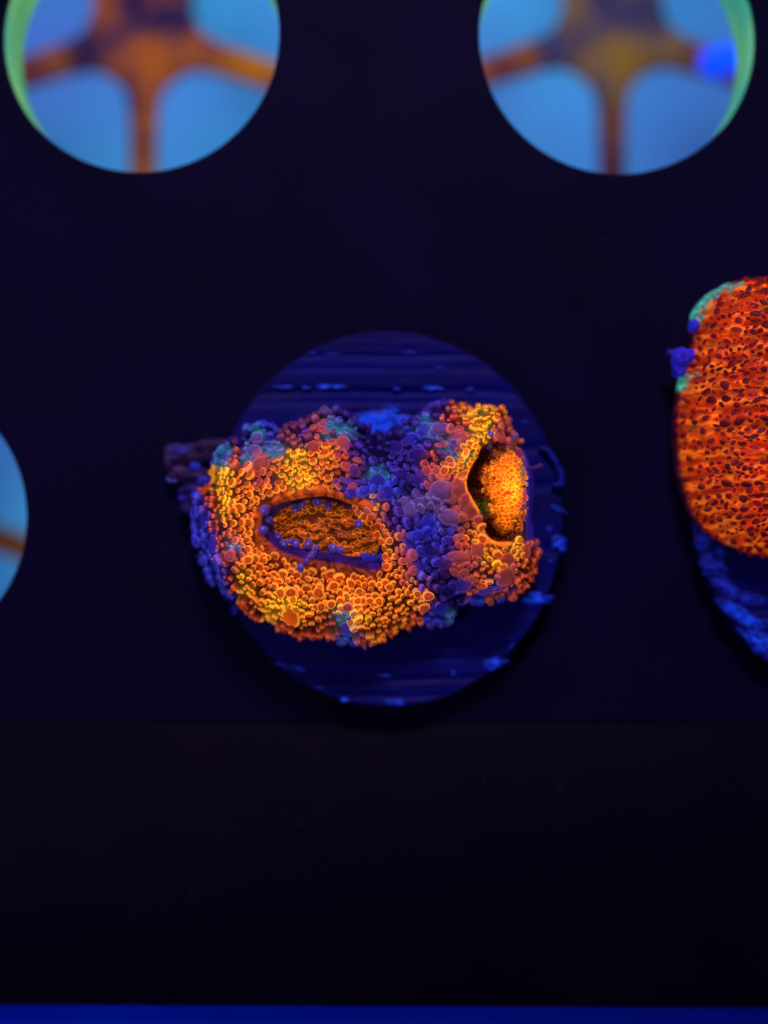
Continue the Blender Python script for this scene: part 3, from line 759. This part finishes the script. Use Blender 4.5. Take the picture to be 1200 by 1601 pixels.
for i in range(len(spots)):
    k = kind_at(sx[i], sy[i], gA, 3.5)
    nn = Nn[i] / np.linalg.norm(Nn[i])
    nn = nn * .85 + np.array([0, 0, .1 + .35 * min(Dd[i] / 45, 1)]) + gA.normal(0, .12, 3)
    if sx[i] < 690:
        ro = np.array([(sx[i] - 515) * .8, sy[i] - 825, 0]); ro /= np.linalg.norm(ro) + 1e-6
        nn = nn + ro * (.15 + .65 * sstep(0, 60, -s1v[i]))
    else:
        ro = np.array([sx[i] - 760, sy[i] - 770, 0]); ro /= np.linalg.norm(ro) + 1e-6
        nn = nn + ro * .35
    if sy[i] < 705 and sx[i] < 580 and k in 'RS' and gA.random() < (.75 if k == 'R' else .3): k = 'U'
    if k in 'BP' and gA.random() < .22: k = gA.choice(['P', 'B', 'D', 'U'] if k == 'B' else ['B', 'D', 'U', 'P'])
    L = KL[k][6] * (1.15 + .8 * (1 - min(Dd[i] / 40, 1)))
    r = sr[i] * 1.02
    V, C = vesicle((sx[i], sy[i], Z[i] + r * .15), nn, r, k, ell=gA.uniform(.92, 1.3), L=L, seed=i, bright=gA.uniform(.8, 1.2), soft=(.42, field(sx[i], sy[i])))
    items.append((r * (.6 + .4 * (nn[2] > .6)), V, C))
# fringe of outward-pointing bladders below the edge
per = OUT_A; c0 = np.array([575.0, 820.0])
nper = len(per); acc = 0
g2 = np.random.default_rng(9)
for i in range(nper):
    p = per[i]; q = per[(i + 1) % nper]; t = q - p; ln = np.linalg.norm(t)
    nrm = np.array([t[1], -t[0]]) / ln
    if sdpoly(np.array([p[0] + nrm[0] * 4]), np.array([p[1] + nrm[1] * 4]), OUT_A)[0] > 0: nrm = -nrm
    acc += ln
    while acc > 7:
        acc -= 7
        if p[0] > 805 and 690 < p[1] < 850: continue
        zf = g2.uniform(.15, .75)
        mid = p + t * g2.random()
        k = kind_at(mid[0] - nrm[0] * 8, mid[1] - nrm[1] * 8, g2, 4)
        if mid[1] < 705 and mid[0] < 580 and k in 'RS': k = 'U'
        r = KL[k][5] * g2.uniform(.7, 1.1)
        ins = 3 + 15 * zf
        base = mid - nrm * ins
        z = float(hA(np.array([base[0]]), np.array([base[1]]), False)[0])
        z = ZB + (z - ZB) * g2.uniform(.45, 1.0)
        V, C = vesicle((mid[0] - nrm[0] * (ins - 9), mid[1] - nrm[1] * (ins - 9), z), (nrm[0], nrm[1], .35 + zf), r, k, ell=g2.uniform(.85, 1.1), L=1.9, seed=5000 + i + int(acc * 10), bright=g2.uniform(.6, 1.0))
        items.append((r * .5, V, C))
# bladders set by eye: x, y, r, kind
HAND = [(665, 737, 8.5, 'S'), (680, 737, 7.5, 'S'), (667, 757, 7, 'S'), (655, 743, 7, 'P'), (716, 838, 5.5, 'S'), (714, 850, 4.5, 'R'), (722, 849, 4.5, 'R'), (703, 841, 5.5, 'P'), (692, 845, 5.5, 'B'), (680, 844, 6, 'D'), (668, 844, 6, 'D'),
 (666, 829, 6, 'B'), (677, 831, 6, 'B'), (689, 831, 5, 'B'), (701, 829, 6, 'B'), (643, 792, 7.5, 'M'), (657, 793, 7, 'M'), (671, 790, 6, 'M'), (683, 794, 7.5, 'M'), (632, 784, 7.5, 'M'), (725, 821, 4.5, 'S'),
 (735, 901, 6.5, 'S'), (731, 884, 5, 'S'), (751, 912, 8, 'O'), (739, 925, 6, 'R'), (643, 890, 8, 'S'), (622, 838, 8, 'S'), (667, 930, 8.5, 'O'), (650, 926, 7, 'O'), (662, 948, 8.5, 'O'), (637, 876, 6, 'S'),
 (555, 738, 9, 'P'), (552, 765, 8, 'S'), (342, 824, 4.5, 'R'), (368, 866, 9, 'S'), (358, 867, 7, 'R'), (395, 872, 8, 'O'), (460, 922, 9, 'O'), (502, 922, 9, 'O'), (523, 912, 8, 'O'), (463, 933, 7, 'Y'), (505, 943, 8, 'O'), (545, 944, 7.5, 'R'), (549, 968, 7.5, 'Y'),
 (444, 923, 7.5, 'O'), (520, 940, 8, 'O'), (560, 935, 7, 'O'), (578, 935, 7, 'O'), (592, 936, 7, 'O'), (608, 915, 7, 'O'), (561, 800, 6.5, 'O'), (571, 806, 7, 'O'), (565, 812, 6, 'Y'), (577, 815, 6.5, 'O'), (584, 824, 6, 'R'), (592, 834, 6, 'O'), (599, 845, 6.5, 'O'), (603, 857, 6, 'O'), (604, 869, 6.5, 'O'), (603, 880, 6, 'O'), (575, 798, 6, 'S'), (583, 806, 6, 'S'), (556, 792, 5, 'O'), (592, 820, 6.5, 'R'), (700, 722, 6.5, 'O'), (692, 738, 7, 'O'), (713, 848, 4, 'R')]
for i, (x, y, r, k) in enumerate(HAND):
    z = float(hA(np.array([x]), np.array([y]), False)[0])
    nn = normals(hA, np.array([x * 1.0]), np.array([y * 1.0]))[0]; nn /= np.linalg.norm(nn)
    V, C = vesicle((x, y, z + r * .55), nn * .5 + np.array([0, 0, .6]), r, k, ell=1.06, L=1.3, seed=9000 + i, soft=(.25, field(x, y)))
    items.append((r + 3, V, C))
# in polyp 1: purple-tipped tentacles, orange beads along the folds
for i, (x, y, r) in enumerate([(421, 798, 8), (463, 793, 6.5), (475, 790, 5), (496, 785, 6.8), (514, 790, 6), (418, 829, 6.8), (437, 840, 7), (447, 850, 7), (466, 851, 6), (458, 846, 5), (485, 850, 6.8), (497, 856, 5.5), (493, 864, 6), (521, 857, 7), (532, 859, 6), (475, 884, 6.8),
                               (484, 874, 5), (489, 868, 5.5), (570, 870, 7), (583, 872, 6.2), (598, 872, 7), (561, 818, 7), (425, 812, 6)]):
    z = max(float(hA(np.array([x * 1.0]), np.array([y * 1.0]), False)[0]), 112) + 5
    blue = x > 565 or (425 < x < 460 and y < 845)
    V, C = vesicle((x, y, z + 6), (gA.normal(0, .15), gA.normal(0, .15) + (.2 if y < 820 else -.2), 1), r * 1.12, 'B' if blue and x > 565 and y > 850 else 'V', ell=1.04, L=1.8, seed=7000 + i, solid=.5)
    items.append((r + 4, V, C))
def okin1(x, y):
    s1 = sdpoly(x, y, PIT1)
    ww = 10 + 12 * sstep(845, 858, y) + 14 * (1 - sstep(425, 455, x))
    slit = (((x - 525) / 14) ** 2 + ((y - 828 - (x - 525) * .28) / 5) ** 2) > 1
    rr = ((x - 528) / 92) ** 2 + ((y - 832) / 46) ** 2
    band = np.sin((y - 828) / (np.sqrt(np.clip(1 - ((x - 520) / 104) ** 2, 0, 1)) + .30) * .48 + 12 * fbm(x, y, 26, 2, 9))
    return (s1 > ww) & slit & (band > -.1 + 1.6 * fbm(x, y, 18, 2, 41))
for (x, y, r) in scatter(420, 605, 775, 890, lambda x, y: np.full(len(x), 4.1), okin1, 9000, 31):
    z = float(hA(np.array([x]), np.array([y]), False)[0])
    V, C = vesicle((x, y, z + 1), (gA.normal(0, .2), gA.normal(0, .2) - .1, 1), r, 'F', ell=gA.uniform(1.0, 1.7), L=.7, along=(1, gA.normal(0, .4)), seed=int(x * 31 + y), bright=gA.uniform(.7, 1.1))
    items.append((r * .6, V, C))
def okin2(x, y):
    s2 = sdpoly(x, y, PIT2)
    rr2 = ((x - 795) / 44) ** 2 + ((y - 766) / 64) ** 2
    return (s2 > 4) & (rr2 + .8 * fbm(x, y, 16, 3, 3) < 1.0) & (np.hypot(x - 790, (y - 773) * 2) > 12)
for (x, y, r) in scatter(735, 830, 695, 850, lambda x, y: np.full(len(x), 3.7), okin2, 9000, 33):
    if gA.random() < .5: continue
    z = float(hA(np.array([x]), np.array([y]), False)[0])
    hot = math.exp(-(((x - 797) / 20) ** 2 + ((y - 768) / 30) ** 2))
    V, C = vesicle((x, y, z + 0), ((x - 790) * .01, (y - 770) * .01, 1), r, 'F' if (x - 789) ** 2 / 1400 + (y - 768) ** 2 / 3200 > 1 else 'G' if x > 762 or y < 785 else 'E', ell=gA.uniform(1.0, 1.7), L=.35, along=((y - 770) + gA.normal(0, 14), -(x - 800) * 1.6 + gA.normal(0, 14) + 1e-3), seed=int(x * 17 + y * 3), bright=gA.uniform(.6, .95) + .5 * hot)
    items.append((r * .6, V, C))
# pale tentacles at the right polyp
for i, (x, y, r, k, zz) in enumerate([(762, 682, 6.5, 'V', 168), (801, 684, 6, 'M', 165), (762, 699, 6, 'V', 150), (822, 746, 5, 'M', 130), (724, 752, 3.5, 'B', 130), (728, 760, 3.5, 'B', 130), (746, 810, 4, 'B', 125), (793, 838, 6, 'V', 118), (805, 726, 6, 'V', 125), (820, 758, 4, 'E', 120)]):
    V, C = vesicle((x, y, zz), (.1, 0, 1), r, k, L=2.2, seed=7700 + i, solid=.6)
    items.append((r + 4, V, C))
emit_vesicles(items, fA, M_coral, coralA, n_obj=292)
tube('tentacle', [(802, 686, 158), (800, 700, 140), (797, 716, 120)], [4, 4.5, 5.5], M_coral, coralA, f=fA, cols=(*lin((130, 84, 66)), .2))
tube('tentacle', [(556, 790, 158), (545, 793, 150), (532, 794, 140), (522, 795, 134)], [4, 6.5, 6, 4.5], M_coral, coralA, f=fA, cols=(*lin((78, 38, 76)), .12))
tube('stinging_tentacle', [(806, 735, 128), (820, 733, 124), (836, 731, 118), (849, 727, 112)], [5, 3.5, 2.6, 4.2], M_coral, coralA, f=fA, cols=(*lin((84, 46, 110)), .15))

# bare skeleton sticking out on the left
def rock(name, x, y, z, rx, ry, rz, col, f, parent, seed, mat, glow=.06):
    n, m = 36, 20
    u = np.linspace(0, 2 * math.pi, n, endpoint=False); v = np.linspace(.02, math.pi - .02, m)
    D = np.stack([np.outer(np.sin(v), np.cos(u)), np.outer(np.sin(v), np.sin(u)), np.outer(np.cos(v), np.ones(n))], -1)
    D = np.sign(D) * np.abs(D) ** .72
    a = 1 + .7 * fbm(D[..., 0] * 1.6 + seed + D[..., 2], D[..., 1] * 1.6 + seed * 2 + D[..., 2] * .6, 1.0, 4)
    V = (D * a[..., None] * np.array([rx, ry, rz]) + np.array([x, y, z])).reshape(-1, 3)
    i = np.arange(m - 1)[:, None]; j = np.arange(n)[None]
    F = np.stack([i * n + j, i * n + (j + 1) % n, (i + 1) * n + (j + 1) % n, (i + 1) * n + j], -1).reshape(-1, 4)
    F = F[:, ::-1] if False else F
    nz = fbm(V[:, 0], V[:, 1], 9, 3, seed)
    C = np.ones((len(V), 4)); C[:, :3] = lin(col) * (1 + 1.4 * nz)[:, None]; C[:, 3] = glow
    return obj(name, mesh_np(name, W(V, f), F, np.clip(C, 0, 4)), mat, parent)
a_ = math.radians(-17); q_ = 184 * fz
rock('blue_tip', 600 + q_ * math.cos(a_), 800.5 - q_ * math.sin(a_), 4, 40 * fz, 23 * fz, 26, (0, 60, 235), 1.0, blue_wheel, 3, M_blue_arm)
fS = (H - 60) / H
for i, (x, y, z, rx, ry, rz, col) in enumerate([
    (288, 706, 26, 34, 16, 26, (64, 42, 76)), (262, 712, 30, 11, 18, 20, (60, 44, 92)), (335, 704, 40, 34, 18, 26, (44, 30, 66)), (282, 738, 24, 24, 13, 22, (58, 34, 80)), (318, 744, 30, 36, 14, 26, (46, 30, 66)),
    (282, 705, 46, 16, 9, 10, (44, 44, 130)), (304, 729, 46, 10, 8, 10, (34, 52, 180)), (264, 748, 30, 9, 5, 7, (90, 110, 220)), (300, 768, 30, 26, 14, 24, (36, 30, 96)), (286, 775, 40, 11, 9, 10, (48, 38, 140)), (318, 752, 50, 12, 8, 10, (40, 44, 150)), (292, 792, 34, 14, 14, 18, (32, 22, 76)), (352, 694, 50, 16, 8, 8, (44, 44, 140))]):
    rock('bare_skeleton', x, y, z, rx, ry, rz, col, fS, coralA, i * 3.3 + 1, M_coral)

# ================================================================== CORAL B (right edge)
OUT_B = spline([(1200, 426), (1165, 434), (1130, 450), (1106, 474), (1099, 500), (1097, 530), (1088, 560), (1080, 590), (1075, 625), (1071, 665), (1073, 705), (1079, 745), (1087, 778), (1098, 806), (1120, 834), (1145, 852), (1170, 862), (1205, 872),
 (1280, 880), (1360, 868), (1430, 820), (1470, 750), (1480, 660), (1460, 560), (1410, 480), (1330, 435), (1260, 424)], 3)
OUT_B = OUT_B + np.array([4.0, 0.0]) - np.array([0.0, 1.0]) * (np.clip((600 - OUT_B[:, 1]) / 170, 0, 1) * 8)[:, None]
def hB(x, y, detail=True):
    d = sdpoly(x, y, OUT_B) + 8 * fbm(x, y, 30, 2, 4)
    e = np.clip(d / 120, 0, 1)
    h = 140 * (1 - (1 - e) ** 2.0) ** .7 + 20 * fbm(x, y, 60, 3, 11) * e
    wy = y + 14 * fbm(x, y, 70, 2, 2) * 2 + (x - 1080) * .55 * sstep(690, 850, y)
    h = h + 8 * np.sin(wy * 2 * math.pi / 27) * e
    if detail:
        h = h + 11 * fbm(x, y, 10, 3, 6) * e
    return ZB + np.where(d > 0, h, d)
def colB(x, y):
    n = fbm(x * .8, y, 7, 3, 6)
    fil = 1 - np.clip(np.abs(fbm(x * .7, y * 1.2, 16, 3, 14)) * 9, 0, 1)
    c = lin((196, 54, 8)) + (lin((255, 124, 26)) - lin((196, 54, 8))) * fil[:, None]
    c = c * (1 + 1.6 * n)[:, None]
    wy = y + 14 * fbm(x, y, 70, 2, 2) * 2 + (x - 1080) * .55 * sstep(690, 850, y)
    mar = sstep(-.1, .9, 3.2 * fbm(x, y, 20, 3, 31) - .9 * np.sin(wy * 2 * math.pi / 27))[:, None]  # maroon blotches, plus shade painted into the troughs between rows
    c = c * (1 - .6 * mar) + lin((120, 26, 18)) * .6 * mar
    d = sdpoly(x, y, OUT_B)
    gl = np.full(len(x), .52)
    tl = (sstep(11, 2, d) * sstep(1190, 1150, x) * (y < 500))[:, None]
    tl = np.maximum(tl, (sstep(12, 2, d) * (np.abs(y - 590) < 14))[:, None])
    c = c * (1 - tl) + lin((60, 160, 130)) * np.clip(1 + 3 * fbm(x, y, 6, 3, 77), .2, 2)[:, None] * tl
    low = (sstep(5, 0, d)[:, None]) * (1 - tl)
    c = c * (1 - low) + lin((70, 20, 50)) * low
    return np.concatenate([np.clip(c, 0, 3), (gl * (1 - low[:, 0]))[:, None]], 1)
fB = (H - 140.0) / H
coralB = thing('red_coral', 'bright red-orange coral covered in maroon bumps, cut off by the right edge', 'coral')
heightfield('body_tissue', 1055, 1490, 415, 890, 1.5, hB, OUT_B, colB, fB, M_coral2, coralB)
gB = np.random.default_rng(15)
def okB(x, y):
    wy = y + 14 * fbm(x, y, 70, 2, 2) * 2 + (x - 1080) * .55 * sstep(690, 850, y)
    row = np.sin(wy * 2 * math.pi / 27)
    return (sdpoly(x, y, OUT_B) > 1) & (row > -.8) & (x < 1300)
sp = scatter(1060, 1300, 420, 880, lambda x, y: np.full(len(x), 5.4) * gB.choice([.75, 1.1, 1.6], len(x)), okB, 60000, 44)
bxs = np.array([s[0] for s in sp]); bys = np.array([s[1] for s in sp])
Zb = hB(bxs, bys, False); Nb = normals(hB, bxs, bys); Db = sdpoly(bxs, bys, OUT_B)
itemsB = []
for i, (x, y, r) in enumerate(sp):
    if gB.random() < .06: continue
    k = 'N' if gB.random() < .5 else 'NM'
    r = min(r, 7.2)
    if Db[i] < 22: r = min(r, 5.6); k = 'NM'
    if Db[i] < 16 and ((y < 498 and x < 1178) or abs(y - 590) < 12): k = 'NT'; r = min(r, 4.6)
    nn = Nb[i] / np.linalg.norm(Nb[i]) * .8 + np.array([0, 0, .4]) + gB.normal(0, .15, 3)
    V, C = vesicle((x, y, Zb[i] + r * .35), nn, r, k, ell=gB.uniform(1.0, 1.7), L=.9 + 1.1 * (Db[i] < 20), along=(1, gB.normal(0, .5) - .6 * sstep(690, 850, y)), seed=20000 + i, bright=gB.uniform(.7, 1.25))
    itemsB.append((r + (3 if x < 1212 else -5), V, C))
emit_vesicles(itemsB, fB, M_coral2, coralB, n_obj=280)
for i, (x, y, z, rx, ry, rz, col) in enumerate([(1085, 548, 70, 17, 13, 18, (60, 50, 215)), (1080, 566, 60, 11, 14, 18, (46, 40, 190)), (1100, 500, 80, 8, 10, 12, (50, 50, 200)), (1068, 540, 60, 8, 5, 7, (40, 36, 130))]):
    rock('blue_growth', x, y, z, rx, ry, rz, col, fB, coralB, i * 2.1 + 40, M_coral, glow=.15)

# specks drifting down onto the rack
g3 = np.random.default_rng(77); DV = []; DF = []
for i in range(90):
    x, y = g3.uniform(0, 1200), g3.uniform(150, 1560)
    if min(math.hypot(x - a, y - b) for a, b in HOLES) < 230 or math.hypot(x - 606, y - 812) < 320: continue
    r = g3.uniform(.8, 2.0); o = len(DV)
    DV += [(x - r, y, .5), (x + r, y + r * .3, .5), (x, y + r, .5), (x + r * .2, y - r, .5), (x, y, .5 + r)]
    DF += [[o + 0, o + 2, o + 4], [o + 2, o + 1, o + 4], [o + 1, o + 3, o + 4], [o + 3, o + 0, o + 4]]
M_dust = mottled('dust', (24, 18, 70), (52, 46, 130), 3.0, rough=.8, spec=.1)
o = obj('settled_dust', mesh_np('settled_dust', W(DV), np.array(DF)), M_dust); o['kind'] = 'stuff'
o['label'] = 'tiny pale specks of dust settled on the black rack'; o['category'] = 'dust'
